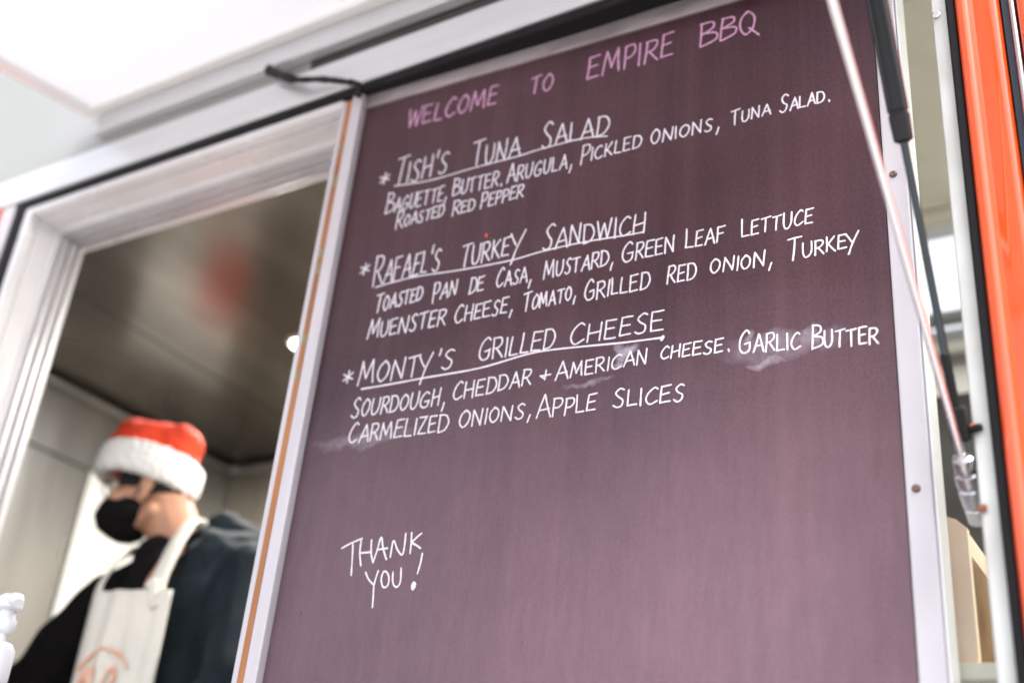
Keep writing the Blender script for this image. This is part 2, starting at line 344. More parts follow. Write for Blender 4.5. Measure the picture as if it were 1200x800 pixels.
# bull-nosed orange post right of the hatch, chrome bead and the body panel beyond
def arc(cx, cy, r, a0, a1, n): return [(cx + r * math.cos(math.radians(a0 + (a1 - a0) * i / n)), cy + r * math.sin(math.radians(a0 + (a1 - a0) * i / n))) for i in range(n + 1)]
prof = [(-0.1935, 0.03)] + arc(-0.1840, -0.006, 0.0095, 180, 345, 16) + [(-0.172, -0.0035), (-0.165, -0.004)] + arc(-0.150, 0.004, 0.010, 270, 350, 5) + [(-0.139, 0.03)]
prism('body_post', prof, 0.5, 3.30, 'z', M['orange'], T, True)
prism('navy_groove', [(-0.138, 0.03), (-0.138, 0.001), (-0.130, 0.001), (-0.130, 0.03)], 0.5, 3.30, 'z', mat('navy_sealant', (0.005, 0.01, 0.03), 0.5), T)  # narrow navy joint between the post and the chrome bead
prism('chrome_bead', [(-0.129, 0.03)] + arc(-0.125, -0.004, 0.004, 180, 360, 8) + [(-0.121, 0.03)], 0.5, 3.30, 'z', M['chrome'], T, True)
prism('body_panel', [(-0.1195, 0.03)] + arc(-0.1115, -0.004, 0.008, 180, 270, 6) + [(0.6, -0.012), (0.6, 0.03)], 0.5, 3.30, 'z', M['orange'], T, True)
box('lower_body_panel', OL - 0.05, OR, -0.014, 0.03, 0.5, OB - 0.025, M['orange'], T, 0.004)

# rubber gasket round the hatch: one continuous ring
bm = bmesh.new()
for (x0, x1, z0, z1) in ((OL, OL + 0.036, OB - 0.02, OT - 0.0), (OR - 0.0115, OR, OB - 0.02, OT), (OL + 0.0365, OR - 0.012, 2.881, OT), (OL + 0.0365, OR - 0.012, OB - 0.02, OB)):
    bm_box(bm, x0, x1, -0.008, 0.028, z0, z1, 0.003)
from_bm('gasket', bm, M['rubber'], T)

# serving window frame on the left: deep white reveal with sliding tracks
win = bpy.data.objects.new('window', None); col.objects.link(win); win.parent = T
WL, WT = -2.162, 2.866
box('front_lip', WL - 0.0175, WL + 0.003, -0.004, 0.020, OB, WT + 0.0145, M['frame'], win, 0.002)
box('front_lip', WL + 0.0035, -1.275, -0.004, 0.020, WT - 0.003, WT + 0.0145, M['frame'], win, 0.002)
prism('jamb', [(WL - 0.006, 0.021), (WL + 0.004, 0.021), (WL + 0.006, 0.068), (WL + 0.012, 0.072), (WL + 0.012, 0.145), (WL - 0.006, 0.145)], OB, WT - 0.001, 'z', M['frame'], win)
prism('header', [(0.021, WT + 0.002), (0.021, WT - 0.006), (0.066, WT - 0.004), (0.070, WT - 0.012), (0.145, WT - 0.012), (0.145, WT + 0.002)], WL + 0.004, -1.0, 'x', M['frame'], win)
for y in (0.082, 0.104, 0.126):
    box('track', WL + 0.0125, WL + 0.020, y, y + 0.006, OB, WT - 0.013, M['track'], win, 0.001)
    box('track', WL + 0.0205, -1.0, y, y + 0.006, WT - 0.020, WT - 0.0125, M['track'], win, 0.001)
box('sill', WL, -1.2, -0.02, 0.16, OB, OB + 0.03, M['frame'], win)
# soffit and lining above the board
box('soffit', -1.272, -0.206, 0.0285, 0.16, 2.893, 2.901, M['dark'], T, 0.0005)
box('soffit_lip', -1.22, -0.207, 0.0290, 0.0325, 2.889, 2.8925, M['copper'], T, 0.0005)
# post right of the board
post = prism('hatch_post', [(-0.2255, 0.06), (-0.2255, 0.003), (-0.2235, 0.0), (-0.2065, 0.0), (-0.2060, 0.06)], OB, 2.880, 'z', M['post'], T)
for z in (2.063, 1.968):
    rod('post_bolt', (-0.2262, -0.004, z), (-0.2180, -0.004, z), 0.0042, M['copper'], T)
for (x, z) in ((-0.2185, 2.667),):
    rod('post_screw', (x, 0.001, z), (x, -0.004, z), 0.005, M['steel'], T)
# counter ledge below the hatch, outside
box('serving_ledge', -2.2, -0.2, -0.46, -0.016, 1.426, 1.451, M['alu'], T, 0.004)

# awning flap, hinged above the hatch and tipped slightly down towards the street
flap = bpy.data.objects.new('awning_flap', None); col.objects.link(flap); flap.parent = T
flap.location = (0, -0.020, 3.064); flap.rotation_euler = (math.radians(9.3), 0, 0)
FX0, FX1, FL = -2.02, -0.205, 1.22
def fbox(name, x0, x1, y0, y1, z0, z1, m, bev=0.002): return box(name, x0, x1, y0, y1, z0, z1, m, flap, bev)
fbox('flap_rail', FX0, FX1, -0.034, -0.001, 0.0, 0.045, M['white'])
fbox('flap_rail', FX0, FX1, -FL, -FL + 0.034, 0.0, 0.045, M['white'])
fbox('flap_rail', FX0, FX0 + 0.034, -FL + 0.0345, -0.0345, 0.0, 0.045, M['white'])
fbox('flap_rail', FX1 - 0.034, FX1, -FL + 0.0345, -0.0345, 0.0, 0.045, M['white'])
fbox('flap_panel', FX0 + 0.030, FX1 - 0.030, -FL + 0.03, -0.03, 0.010, 0.030, M['flap'], 0.001)
for fx in (-0.60,): fbox('flap_rib', fx, fx + 0.03, -FL + 0.035, -0.035, 0.0315, 0.050, M['white'])
box('hinge_rail', -1.985, FX1, -0.030, -0.0045, 3.010, 3.058, M['alu'], T, 0.003)

# struts holding the flap up
RX = -0.238
def along(p0, p1, t): return Vector(p0).lerp(Vector(p1), t)
pr = bpy.data.objects.new('prop_rod', None); col.objects.link(pr); pr.parent = T
a = Vector((RX, 0.066, 1.978)); q = Vector((RX, -0.4315, 2.3321)); d = (q - a).normalized()
topp = a + d * 1.36
rod('rod', a + d * 0.085, topp, 0.0042, M['steel'], pr)
fit = bmesh.new()
bm_lathe(fit, a, a + d * 0.092, [(t_, r_ * 1.35) for (t_, r_) in [(0, 0.006), (0.002, 0.0095), (0.020, 0.0100), (0.0215, 0.0088), (0.024, 0.0088), (0.0255, 0.0102), (0.046, 0.0106), (0.048, 0.009), (0.051, 0.009),
                                (0.0525, 0.0106), (0.066, 0.0104), (0.068, 0.0072), (0.072, 0.0072), (0.0735, 0.0088), (0.086, 0.0086), (0.088, 0.006), (0.092, 0.0052)]], 12)
o = from_bm('rod_fitting', fit, M['chrome'], pr); shade(o, 30)
side = d.cross(Vector((1, 0, 0))).normalized()
for t in (0.030, 0.036, 0.042, 0.056, 0.062):
    c = a + d * t - side * 0.0115
    bm = bmesh.new(); ball(bm, c, 0.0028, sub=2); from_bm('set_screw', bm, M['chrome'], pr, True)
bm = bmesh.new(); ball(bm, topp, 0.011); from_bm('ball_joint', bm, M['chrome'], pr, True)
rod('clevis_pin', a + Vector((-0.004, 0, 0)) + d * 0.01, a + Vector((0.016, -0.012, 0)) + d * 0.01, 0.005, M['black'], pr)

gs = bpy.data.objects.new('gas_strut', None); col.objects.link(gs); gs.parent = T
b0 = Vector((RX, -0.0029, 2.0605)); b1 = Vector((RX, -0.1709, 2.3480)); gd = (b1 - b0).normalized(); GL = (b1 - b0).length
gtop = b0 + gd * 1.12
rod('piston_rod', b0 + gd * 0.05, b0 + gd * (GL + 0.02), 0.0046, M['blue_steel'], gs)
rod('rod_sleeve', b0 + gd * 0.010, b0 + gd * 0.088, 0.0052, M['black'], gs)
bm = bmesh.new()
bm_lathe(bm, b0 + gd * (GL - 0.004), gtop, [(0, 0.006), (0.003, 0.0108), (0.032, 0.0118), (0.033, 0.0105), (0.036, 0.0105), (0.037, 0.0118), (0.12, 0.0120), (1.12 - GL, 0.0120)], 28)
o = from_bm('cylinder', bm, M['black_gloss'], gs); shade(o, 30)
bm = bmesh.new(); bm_box(bm, -0.011, 0.011, -0.010, 0.010, -0.012, 0.028, 0.003)
bmesh.ops.rotate(bm, cent=(0, 0, 0), matrix=gd.to_track_quat('Z', 'X').to_matrix(), verts=bm.verts[:]); bmesh.ops.translate(bm, vec=b0, verts=bm.verts[:])
from_bm('end_socket', bm, M['black'], gs)
rod('socket_pin', b0 + Vector((0.008, 0, 0)), b0 + Vector((0.024, -0.004, 0)), 0.0045, M['black'], gs)

# ------------------------------------------------------------------ truck interior
CZ, BX, BY = 2.985, -3.08, 1.605
# ceiling sheets with open seams between them, roof vent left open
VX0, VX1, VY0, VY1 = -0.95, -0.16, 0.97, 1.56
seam = -2.575
def ceil(x0, x1, y0, y1): box('ceiling_panel', x0, x1, y0, y1, CZ, CZ + 0.01, M['ceil'], T, 0.001)
ceil(BX + 0.002, seam - 0.003, 0.03, BY); ceil(seam + 0.003, -1.50, 0.03, BY)
box('ceiling_panel', -1.494, VX0, 0.03, BY, CZ, CZ + 0.01, M['cream'], T, 0.001)
box('ceiling_panel', VX0 + 0.001, 0.55, 0.03, VY0, CZ, CZ + 0.01, M['cream'], T, 0.001)
box('ceiling_panel', VX0 + 0.001, 0.55, VY1, BY, CZ, CZ + 0.01, M['cream'], T, 0.001)
box('ceiling_panel', VX1, 0.55, VY0 + 0.001, VY1 - 0.001, CZ, CZ + 0.01, M['cream'], T, 0.001)
for (x0, x1, y0, y1) in ((VX0 - 0.0, VX1, VY0 - 0.045, VY0 - 0.012), (VX0, VX1, VY0 - 0.008, VY0), (VX0 - 0.03, VX0 - 0.002, VY0, VY1), (VX0, VX1, VY1, VY1 + 0.03)):
    box('vent_frame', x0, x1, y0, y1, CZ - 0.018, CZ - 0.001, M['cream'], T, 0.002)
box('roof_vent_lid', VX0 - 0.02, VX1 + 0.02, VY0 - 0.02, VY1 + 0.02, 3.32, 3.33, M['white'], T, 0.002)
# outer roof (leaves the vent open)
for (x0, x1, y0, y1) in ((-3.22, VX0 - 0.05, 0.0305, BY + 0.03), (VX0 - 0.05, 0.6, 0.0305, VY0 - 0.05), (VX0 - 0.05, 0.6, VY1 + 0.02, BY + 0.03), (VX1 + 0.05, 0.6, VY0 - 0.05, VY1 + 0.02)):
    box('roof_sheet', x0 + 0.001, x1, y0 + 0.001, y1, 3.08, 3.10, M['pale'], T, 0.001)
# left end wall: steel sheets above and below a seam, white door beyond Y 1.0
LW = 'wall_panel'
box(LW, BX - 0.03, BX, 0.03, BY, 2.752, CZ + 0.03, M['steelwall'], T, 0.001)
box(LW, BX - 0.03, BX, 0.03, 1.002, 0.85, 2.744, M['steelwall'], T, 0.001)
box('white_door', BX - 0.03, BX + 0.012, 1.008, 1.46, 0.85, 2.744, M['whitewall'], T, 0.004)
box(LW, BX - 0.03, BX, 1.466, BY, 0.85, 2.744, M['beigewall'], T, 0.001)
# conduit and cove running round the top of the walls
tube_path('cove_moulding', catmull([(BX + 0.014, 0.10, 2.962), (BX + 0.014, 0.8, 2.962), (BX + 0.014, 1.50, 2.962), (BX + 0.04, 1.575, 2.962), (BX + 0.12, 1.590, 2.962), (-2.4, 1.590, 2.962), (0.5, 1.590, 2.962)], 6), 0.015, M['steelwall'], T, 10)
# back wall of ribbed panels
x = BX + 0.003
while x < 0.5:
    box('back_wall_panel', x, x + 0.115, BY, BY + 0.03, 0.85, CZ + 0.03, M['beigewall'] if x < -1.6 else M['whitewall'], T, 0.004)
    x += 0.12
box('right_end_wall', 0.55, 0.58, 0.03, BY + 0.03, 0.5, 3.08, M['cream'], T)
box('truck_floor', BX, 0.55, 0.03, BY, 0.80, 0.85, M['track'], T)
box('inner_counter', -2.6, -0.35, 0.165, 0.30, 1.50, 1.53, M['alu'], T)
box('under_body', BX, 0.55, 0.05, BY, 0.35, 0.49, M['dark'], T)
# inner wall lining around the hatch
box('inner_lining', BX, WL - 0.008, 0.031, 0.06, 0.85, CZ, M['steelwall'], T, 0.001)
box('inner_lining', WL - 0.007, -0.2, 0.146, 0.16, 2.856, CZ - 0.001, M['frame'], T, 0.001)
box('inner_lining', WL - 0.007, 0.55, 0.031, 0.06, 0.85, OB - 0.03, M['steelwall'], T, 0.001)
box('inner_lining', -0.200, 0.55, 0.031, 0.060, OB, CZ - 0.001, M['steelwall'], T, 0.001)
box('end_skin', -3.19, -3.16, 0.031, BY + 0.10, 0.5, 3.09, M['pale'], T)
box('rear_skin', -3.155, 0.60, BY + 0.06, BY + 0.09, 0.5, 3.09, M['pale'], T)
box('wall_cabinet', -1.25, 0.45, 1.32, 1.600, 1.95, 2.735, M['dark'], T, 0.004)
box('red_reflection_card', BX + 0.0125, BX + 0.018, 1.25, 1.455, 2.20, 2.46, M['redcan'], T, 0.002)  # unseen red card added to tint the ceiling's reflection
# round ceiling light, also used for the added unseen fill lamp
LAMP_W = 11.0
def ceiling_and_fill_light(x, y):
    r = bpy.data.objects.new('ceiling_and_fill_light', None); col.objects.link(r); r.parent = T
    bm = bmesh.new(); bm_lathe(bm, (x, y, CZ - 0.0005), (x, y, CZ - 0.010), [(0, 0.050), (0.008, 0.046), (0.0085, 0.037), (0.003, 0.036)], 32)
    o = from_bm('bezel', bm, M['alu'], r); shade(o, 40)
    bm = bmesh.new(); bm_lathe(bm, (x, y, CZ - 0.004), (x, y, CZ - 0.011), [(0, 0.034), (0.004, 0.033), (0.0065, 0.022), (0.007, 0.002)], 32)
    o = from_bm('lens', bm, M['lamp'], r, True)
    ld = bpy.data.lights.new('ceiling_and_fill_bulb', 'AREA'); ld.shape = 'DISK'; ld.size = 0.06; ld.energy = LAMP_W; ld.color = (1.0, 0.96, 0.90)
    lo_ = bpy.data.objects.new('ceiling_and_fill_bulb', ld); col.objects.link(lo_); lo_.parent = r; lo_.location = (x, y, CZ - 0.014)
ceiling_and_fill_light(-2.160, 0.910)
for lx in (-1.30, 0.28): ceiling_and_fill_light(lx, 0.905)  # right-hand one is an unseen lamp added to brighten the ceiling
# shelf and block of goods behind the post
box('shelf', -0.60, -0.228, 0.125, 0.50, 1.815, 1.835, M['cream'], T, 0.003)

# ------------------------------------------------------------------ menu board
board = thing('menu_board', 'tall dark purple chalkboard menu with handwritten white and pink lettering in its metal frame', 'chalkboard', (-1.214, 0.0115, 1.70), math.atan2(0.04555, 0.99896))
BW, BH = 0.9975, 1.1537
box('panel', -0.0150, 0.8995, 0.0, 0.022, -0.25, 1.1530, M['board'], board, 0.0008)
box('frame_rail', -0.0400, -0.0165, -0.014, 0.050, -0.25, 1.1860, M['alu_v'], board, 0.002)
box('wood_strip', -0.0525, -0.0405, -0.0132, 0.030, -0.25, 1.1740, M['wood'], board, 0.001)
box('frame_rail', -0.0640, -0.0530, -0.012, 0.050, -0.25, 1.1760, M['alu_v'], board, 0.002)
rp = random.Random(3)
for z in (0.60, 0.66, 0.80, 0.83, 0.98, 1.06):
    box('patina_patch', -0.0515, -0.0415, -0.0138, -0.0130, z, z + rp.uniform(0.012, 0.03), M['patina'], board, 0.0003)
box('top_rail', -0.0160, 0.9310, -0.004, 0.030, 1.1538, 1.1855, M['bracket'], board, 0.0012)
box('top_edge', -0.0160, 0.9310, -0.002, 0.020, 1.1858, 1.1895, mat('green_edge', (0.34, 0.40, 0.22), 0.5, var=0.4, vscale=30), board, 0.0006)
box('frame_rail', 0.9005, 0.9310, -0.003, 0.058, -0.25, 1.1530, M['alu_v'], board, 0.0025)
box('side_return', 0.9315, 0.9345, 0.0, 0.056, -0.25, 1.1530, M['return'], board, 0.001)
for z in (0.7637, 0.3192):
    bm = bmesh.new(); bm_lathe(bm, (0.9127, -0.0028, z), (0.9127, -0.0065, z), [(0, 0.0052), (0.0018, 0.0050), (0.0030, 0.0030), (0.0022, 0.0012), (0.0022, 0.0002)], 20)
    o = from_bm('screw', bm, M['rust'], board); shade(o, 40)

for (px_, pz_, r_, m_) in ((0.2794, 0.8118, 0.0022, M['redcan']), (0.0330, 0.2121, 0.0026, M['rust']), (0.405, 0.16, 0.0014, M['rust'])):
    bm = bmesh.new(); ball(bm, (px_, -0.0004, pz_), (r_, 0.0007, r_ * 1.7)); from_bm('paint_speck', bm, m_, board, True)
# hand lettering: raised strokes of chalk marker
WORDS=[
('p','WELCOME',0.0860,1.0820,0.2673,1.0805,0.0397,0.0397,0.961),
('p','TO',0.3341,1.0810,0.3759,1.0762,0.0357,0.0357,0.988),
('p','EMPIRE',0.4405,1.0775,0.5883,1.0810,0.0458,0.0458,0.967),
('p','BBQ',0.6357,1.0821,0.7264,1.0796,0.0473,0.0420,0.976),
('a','*',0.0451,0.9690,0.0653,0.9720,0.0228,0.0228,0.997),
('a',"Tish's",0.0771,0.9573,0.1844,0.9608,0.0582,0.0432,0.978),
('a','Tuna',0.2343,0.9568,0.3260,0.9569,0.0507,0.0399,0.979),
('a','Salad',0.3667,0.9586,0.4836,0.9554,0.0492,0.0387,0.971),
('b','Baguette,',0.0691,0.9030,0.1938,0.9023,0.0440,0.0312,0.971),
('b','Butter.',0.2041,0.9062,0.2995,0.9043,0.0356,0.0303,0.977),
('b','Arugula,',0.3069,0.9058,0.4265,0.9072,0.0347,0.0295,0.972),
('b','Pickled',0.4398,0.9094,0.5414,0.9145,0.0337,0.0270,0.978),
('b','Onions,',0.5587,0.9140,0.6701,0.9123,0.0262,0.0246,0.971),
('b','Tuna',0.6863,0.9130,0.7457,0.9174,0.0270,0.0222,0.987),
('b','Salad.',0.7599,0.9140,0.8333,0.9145,0.0311,0.0218,0.981),
('b','Roasted',0.0964,0.8667,0.1901,0.8704,0.0340,0.0250,0.980),
('b','Red',0.2084,0.8669,0.2497,0.8688,0.0296,0.0244,0.991),
('b','Pepper',0.2619,0.8680,0.3396,0.8718,0.0293,0.0258,0.983),
('c','*',0.0357,0.7871,0.0537,0.7891,0.0209,0.0209,0.997),
('c',"Rafael's",0.0675,0.7605,0.1956,0.7655,0.0581,0.0427,0.973),
('c','Turke',0.2371,0.7614,0.3239,0.7654,0.0427,0.0345,0.981),
('c','y',0.3240,0.7645,0.3490,0.7636,0.0000,0.0386,0.993),
('c','Sandwich',0.3848,0.7602,0.5545,0.7547,0.0443,0.0348,0.954),
('d','Toasted',0.0806,0.7066,0.1696,0.7147,0.0348,0.0265,0.983),
('d','Pan',0.1927,0.7068,0.2351,0.7128,0.0339,0.0274,0.993),
('d','De',0.2596,0.7085,0.2848,0.7101,0.0302,0.0270,0.995),
('d','Casa,',0.3081,0.7107,0.3711,0.7077,0.0330,0.0267,0.983),
('d','Mustard,',0.3908,0.7089,0.5076,0.7106,0.0307,0.0261,0.971),
('d','Green',0.5203,0.7094,0.6018,0.7126,0.0357,0.0267,0.980),
('d','Leaf',0.6194,0.7128,0.6757,0.7134,0.0319,0.0246,0.985),
('d','Lettuce',0.7025,0.7134,0.8019,0.7141,0.0298,0.0241,0.973),
('e','Muenster',0.0735,0.6591,0.2207,0.6597,0.0340,0.0291,0.965),
('e','Cheese,',0.2394,0.6590,0.3437,0.6613,0.0311,0.0264,0.975),
('e','Tomato,',0.3599,0.6574,0.4493,0.6631,0.0316,0.0241,0.980),
('e','Grilled',0.4631,0.6572,0.5649,0.6587,0.0337,0.0279,0.974),
('e','Red',0.5929,0.6604,0.6350,0.6591,0.0284,0.0270,0.988),
('e','Onion,',0.6570,0.6633,0.7467,0.6595,0.0237,0.0223,0.973),
('e','Turke',0.7661,0.6600,0.8457,0.6654,0.0351,0.0230,0.980),
('e','y',0.8440,0.6639,0.8609,0.6647,0.0000,0.0225,0.996),
('f','*',0.0382,0.5859,0.0570,0.5874,0.0204,0.0204,0.996),
('f','Mont',0.0697,0.5774,0.1830,0.5753,0.0419,0.0357,0.971),
('f','y',0.1825,0.5753,0.2063,0.5759,0.0000,0.0362,0.994),
('f',"'s",0.2164,0.5793,0.2457,0.5806,0.0330,0.0330,0.993),
('f','Grilled',0.2903,0.5858,0.4177,0.5861,0.0384,0.0325,0.967),
('f','Cheese',0.4443,0.5873,0.5886,0.5867,0.0326,0.0298,0.961),
('g','Sourdough,',0.0676,0.5218,0.2416,0.5203,0.0347,0.0271,0.956),
('g','Cheddar',0.2539,0.5242,0.3842,0.5332,0.0302,0.0259,0.971),
('g','+',0.3997,0.5371,0.4161,0.5377,0.0154,0.0154,0.996),
('g','American',0.4250,0.5333,0.5658,0.5383,0.0291,0.0221,0.965),
('g','Cheese.',0.5865,0.5402,0.6862,0.5374,0.0186,0.0199,0.970),
('g','Garlic',0.6982,0.5310,0.7807,0.5240,0.0346,0.0256,0.972),
('g','Butter',0.7958,0.5222,0.8793,0.5166,0.0334,0.0235,0.972),
('h','Carmelized',0.0695,0.4764,0.2501,0.4759,0.0323,0.0279,0.955),
('h','Onions,',0.2698,0.4788,0.3914,0.4800,0.0266,0.0238,0.969),
('h','Apple',0.3995,0.4759,0.4910,0.4779,0.0351,0.0256,0.976),
('h','Slices',0.5186,0.4771,0.6212,0.4724,0.0300,0.0248,0.968)
]
RULES=[
('a',0.85,[(0.0796, 0.9585), (0.1549, 0.9512), (0.2388, 0.9544), (0.3257, 0.9557), (0.359, 0.9582), (0.4357, 0.9589), (0.4831, 0.951)]),
('c',0.90,[(0.0745, 0.7563), (0.1111, 0.7597), (0.1582, 0.7608), (0.2413, 0.756), (0.3294, 0.7545), (0.3841, 0.7591), (0.4539, 0.7603), (0.5294, 0.7567), (0.5529, 0.7563)]),
('f',1.10,[(0.0791, 0.5692), (0.1366, 0.5697), (0.1991, 0.5712), (0.2935, 0.5727), (0.3708, 0.5826), (0.4187, 0.5836), (0.5114, 0.5776), (0.5335, 0.5762), (0.5901, 0.5743)]),
('f',1.60,[(0.5889, 0.576), (0.5869, 0.571)]),
]
THANKS=[
[(0.0898, 0.3076), (0.1061, 0.3144), (0.1245, 0.3199)],
[(0.1087, 0.3149), (0.1117, 0.2924), (0.1146, 0.2654)],
[(0.1232, 0.3165), (0.124, 0.2983), (0.1294, 0.2785)],
[(0.1257, 0.2978), (0.1451, 0.2978)],
[(0.1419, 0.3163), (0.1444, 0.2969), (0.1502, 0.2816)],
[(0.1502, 0.2816), (0.1545, 0.2996), (0.1585, 0.3195), (0.1645, 0.3022), (0.1731, 0.2849)],
[(0.1551, 0.3006), (0.1724, 0.3016)],
[(0.1794, 0.2878), (0.1811, 0.3122), (0.1901, 0.2981), (0.1996, 0.2899), (0.2015, 0.304), (0.2008, 0.3214)],
[(0.2107, 0.3222), (0.2122, 0.3076), (0.2126, 0.2912)],
[(0.2282, 0.3197), (0.2213, 0.3147), (0.2143, 0.307), (0.221, 0.303), (0.2294, 0.2975)],
[(0.1398, 0.2678), (0.1468, 0.2572), (0.157, 0.2483)],
[(0.1617, 0.2691), (0.1578, 0.2496), (0.1592, 0.2322), (0.1605, 0.216)],
[(0.1711, 0.2672), (0.1688, 0.2577), (0.1722, 0.2466), (0.1776, 0.2437), (0.1822, 0.2482), (0.1814, 0.2591), (0.1755, 0.2669), (0.1705, 0.2663)],
[(0.1876, 0.2653), (0.1892, 0.2521), (0.1935, 0.2446), (0.1992, 0.2438), (0.2025, 0.2514), (0.2008, 0.2706)],
[(0.2338, 0.2895), (0.2326, 0.2755), (0.2298, 0.2605)],
[(0.2249, 0.2484), (0.2285, 0.246), (0.2278, 0.2403), (0.2246, 0.2383), (0.223, 0.2442), (0.2251, 0.2468), (0.2264, 0.2414)],
]

G = {  # strokes per letter in a unit box; leading 'c' = curved through the points
'A': (0.85, [[(0, 0), (0.48, 1.0)], [(0.48, 1.0), (0.9, 0)], [(0.16, 0.34), (0.82, 0.38)]]),
'B': (0.72, [[(0.05, 1.0), (0.0, 0)], ['c', (0.0, 0.97), (0.55, 0.92), (0.6, 0.68), (0.12, 0.52)], ['c', (0.12, 0.52), (0.72, 0.42), (0.72, 0.12), (0.02, 0.0)]]),
'C': (0.75, [['c', (0.75, 0.88), (0.5, 1.0), (0.12, 0.68), (0.02, 0.28), (0.3, 0.0), (0.78, 0.16)]]),
'D': (0.78, [[(0.05, 0.98), (0.02, 0.0)], ['c', (0.0, 0.98), (0.55, 0.92), (0.82, 0.5), (0.55, 0.1), (0.0, 0.0)]]),
'E': (0.66, [[(0.05, 0.98), (0.0, 0.02)], [(0.05, 0.98), (0.68, 1.0)], [(0.03, 0.52), (0.56, 0.55)], [(0.0, 0.02), (0.66, 0.04)]]),
'F': (0.64, [[(0.05, 0.98), (0.0, -0.03)], [(0.03, 0.98), (0.70, 1.02)], [(0.03, 0.54), (0.54, 0.57)]]),
'G': (0.85, [['c', (0.75, 0.86), (0.5, 1.0), (0.12, 0.70), (0.02, 0.28), (0.3, 0.0), (0.72, 0.10), (0.80, 0.42)], [(0.82, 0.44), (0.42, 0.40)]]),
'H': (0.78, [[(0.04, 1.0), (0.0, 0)], [(0.74, 1.02), (0.72, 0)], [(0.02, 0.48), (0.74, 0.52)]]),
'I': (0.12, [[(0.06, 1.0), (0.04, 0)]]),
'K': (0.75, [[(0.05, 1.0), (0.0, 0)], [(0.70, 1.0), (0.05, 0.42)], [(0.18, 0.54), (0.75, 0.0)]]),
'L': (0.58, [[(0.04, 1.0), (0.0, 0.04)], [(0.0, 0.04), (0.60, 0.03)]]),
'M': (1.05, [[(0.0, -0.02), (0.14, 1.0)], [(0.14, 1.0), (0.50, 0.22)], [(0.50, 0.22), (0.86, 1.0)], [(0.86, 1.0), (1.0, 0.0)]]),
'N': (0.86, [[(0.0, 0.0), (0.08, 1.0)], [(0.08, 1.0), (0.74, 0.02)], [(0.74, 0.02), (0.82, 1.05)]]),
'O': (0.80, [['c', (0.46, 0.98), (0.12, 0.76), (0.02, 0.32), (0.32, 0.0), (0.70, 0.26), (0.76, 0.72), (0.44, 0.99), (0.30, 0.92)]]),
'P': (0.66, [[(0.05, 0.98), (0.0, -0.05)], ['c', (0.0, 0.98), (0.56, 0.98), (0.68, 0.70), (0.42, 0.46), (0.05, 0.44)]]),
'Q': (0.86, [['c', (0.46, 0.98), (0.12, 0.76), (0.02, 0.32), (0.32, 0.0), (0.70, 0.26), (0.76, 0.72), (0.44, 0.99), (0.30, 0.92)], [(0.48, 0.26), (1.0, -0.16)]]),
'R': (0.72, [[(0.05, 0.98), (0.0, -0.03)], ['c', (0.0, 0.98), (0.55, 0.98), (0.66, 0.74), (0.42, 0.52), (0.05, 0.46)], [(0.26, 0.48), (0.74, 0.0)]]),
'S': (0.66, [['c', (0.66, 0.90), (0.42, 1.0), (0.14, 0.80), (0.28, 0.56), (0.56, 0.36), (0.50, 0.08), (0.22, 0.0), (0.0, 0.12)]]),
'T': (0.78, [[(0.42, 0.96), (0.36, 0.0)], [(0.0, 0.94), (0.84, 1.0)]]),
'U': (0.76, [['c', (0.03, 1.0), (0.02, 0.38), (0.16, 0.04), (0.46, 0.04), (0.70, 0.36), (0.74, 1.02)]]),
'W': (1.05, [[(0.0, 1.0), (0.24, 0.0)], [(0.24, 0.0), (0.52, 0.82)], [(0.52, 0.82), (0.78, 0.0)], [(0.78, 0.0), (1.04, 1.02)]]),
'Y': (0.74, [[(0.0, 1.0), (0.34, 0.50)], [(0.70, 1.02), (0.20, -0.05)]]),
'y': (0.74, [[(0.02, 0.98), (0.36, 0.42)], ['c', (0.78, 1.05), (0.42, 0.30), (0.20, -0.42)]]),
'Z': (0.72, [[(0.02, 0.97), (0.70, 1.0)], [(0.70, 1.0), (0.0, 0.03)], [(0.0, 0.03), (0.74, 0.02)]]),
"'": (0.16, [[(0.12, 1.18), (0.06, 0.82)]]),
',': (0.34, [[(0.16, 0.14), (-0.02, -0.36)]]),
'.': (0.30, [[(0.12, 0.12), (0.18, -0.02)]]),
'*': (0.9, [[(0.45, 1.0), (0.42, 0.0)], [(0.0, 0.72), (0.9, 0.28)], [(0.05, 0.18), (0.85, 0.80)]]),
'+': (0.9, [[(0.45, 1.0), (0.42, 0.0)], [(0.0, 0.45), (0.9, 0.50)], [(0.0, 0.45), (0.30, 0.20)]]),
}
def ribbon(bm, pts, w, rnd, lift):
    """flat stroke with rounded ends and a slightly domed back, lying on the board (front is -Y)"""
    n = len(pts)
    P = [Vector((p[0], 0, p[1])) for p in pts]
    d0 = (P[0] - P[1]).normalized(); d1 = (P[-1] - P[-2]).normalized()
    R = [w * rnd.uniform(0.86, 1.12) for _ in P]
    P = [P[0] + d0 * w * 0.45] + P + [P[-1] + d1 * w * 0.45]; R = [R[0] * 0.45] + R + [R[-1] * 0.40]
    rows = []
    for i, p in enumerate(P):
        t = (P[min(i + 1, len(P) - 1)] - P[max(i - 1, 0)]).normalized(); s = Vector((-t.z, 0, t.x))
        rows.append([bm.verts.new(p + s * R[i] * 0.5 * k + Vector((0, -y - lift, 0))) for (k, y) in ((-1, 0.0002), (-0.5, 0.0005), (0.5, 0.0005), (1, 0.0002))])
    for i in range(len(rows) - 1):
        for k in range(3): bm.faces.new((rows[i][k], rows[i][k + 1], rows[i + 1][k + 1], rows[i + 1][k]))
rnd = random.Random(11)
lines = {}
WIDTH = {'p': 0.0031, 'a': 0.0028, 'b': 0.0025, 'c': 0.0027, 'd': 0.0026, 'e': 0.0026, 'f': 0.0027, 'g': 0.0026, 'h': 0.0026, 't': 0.0029}
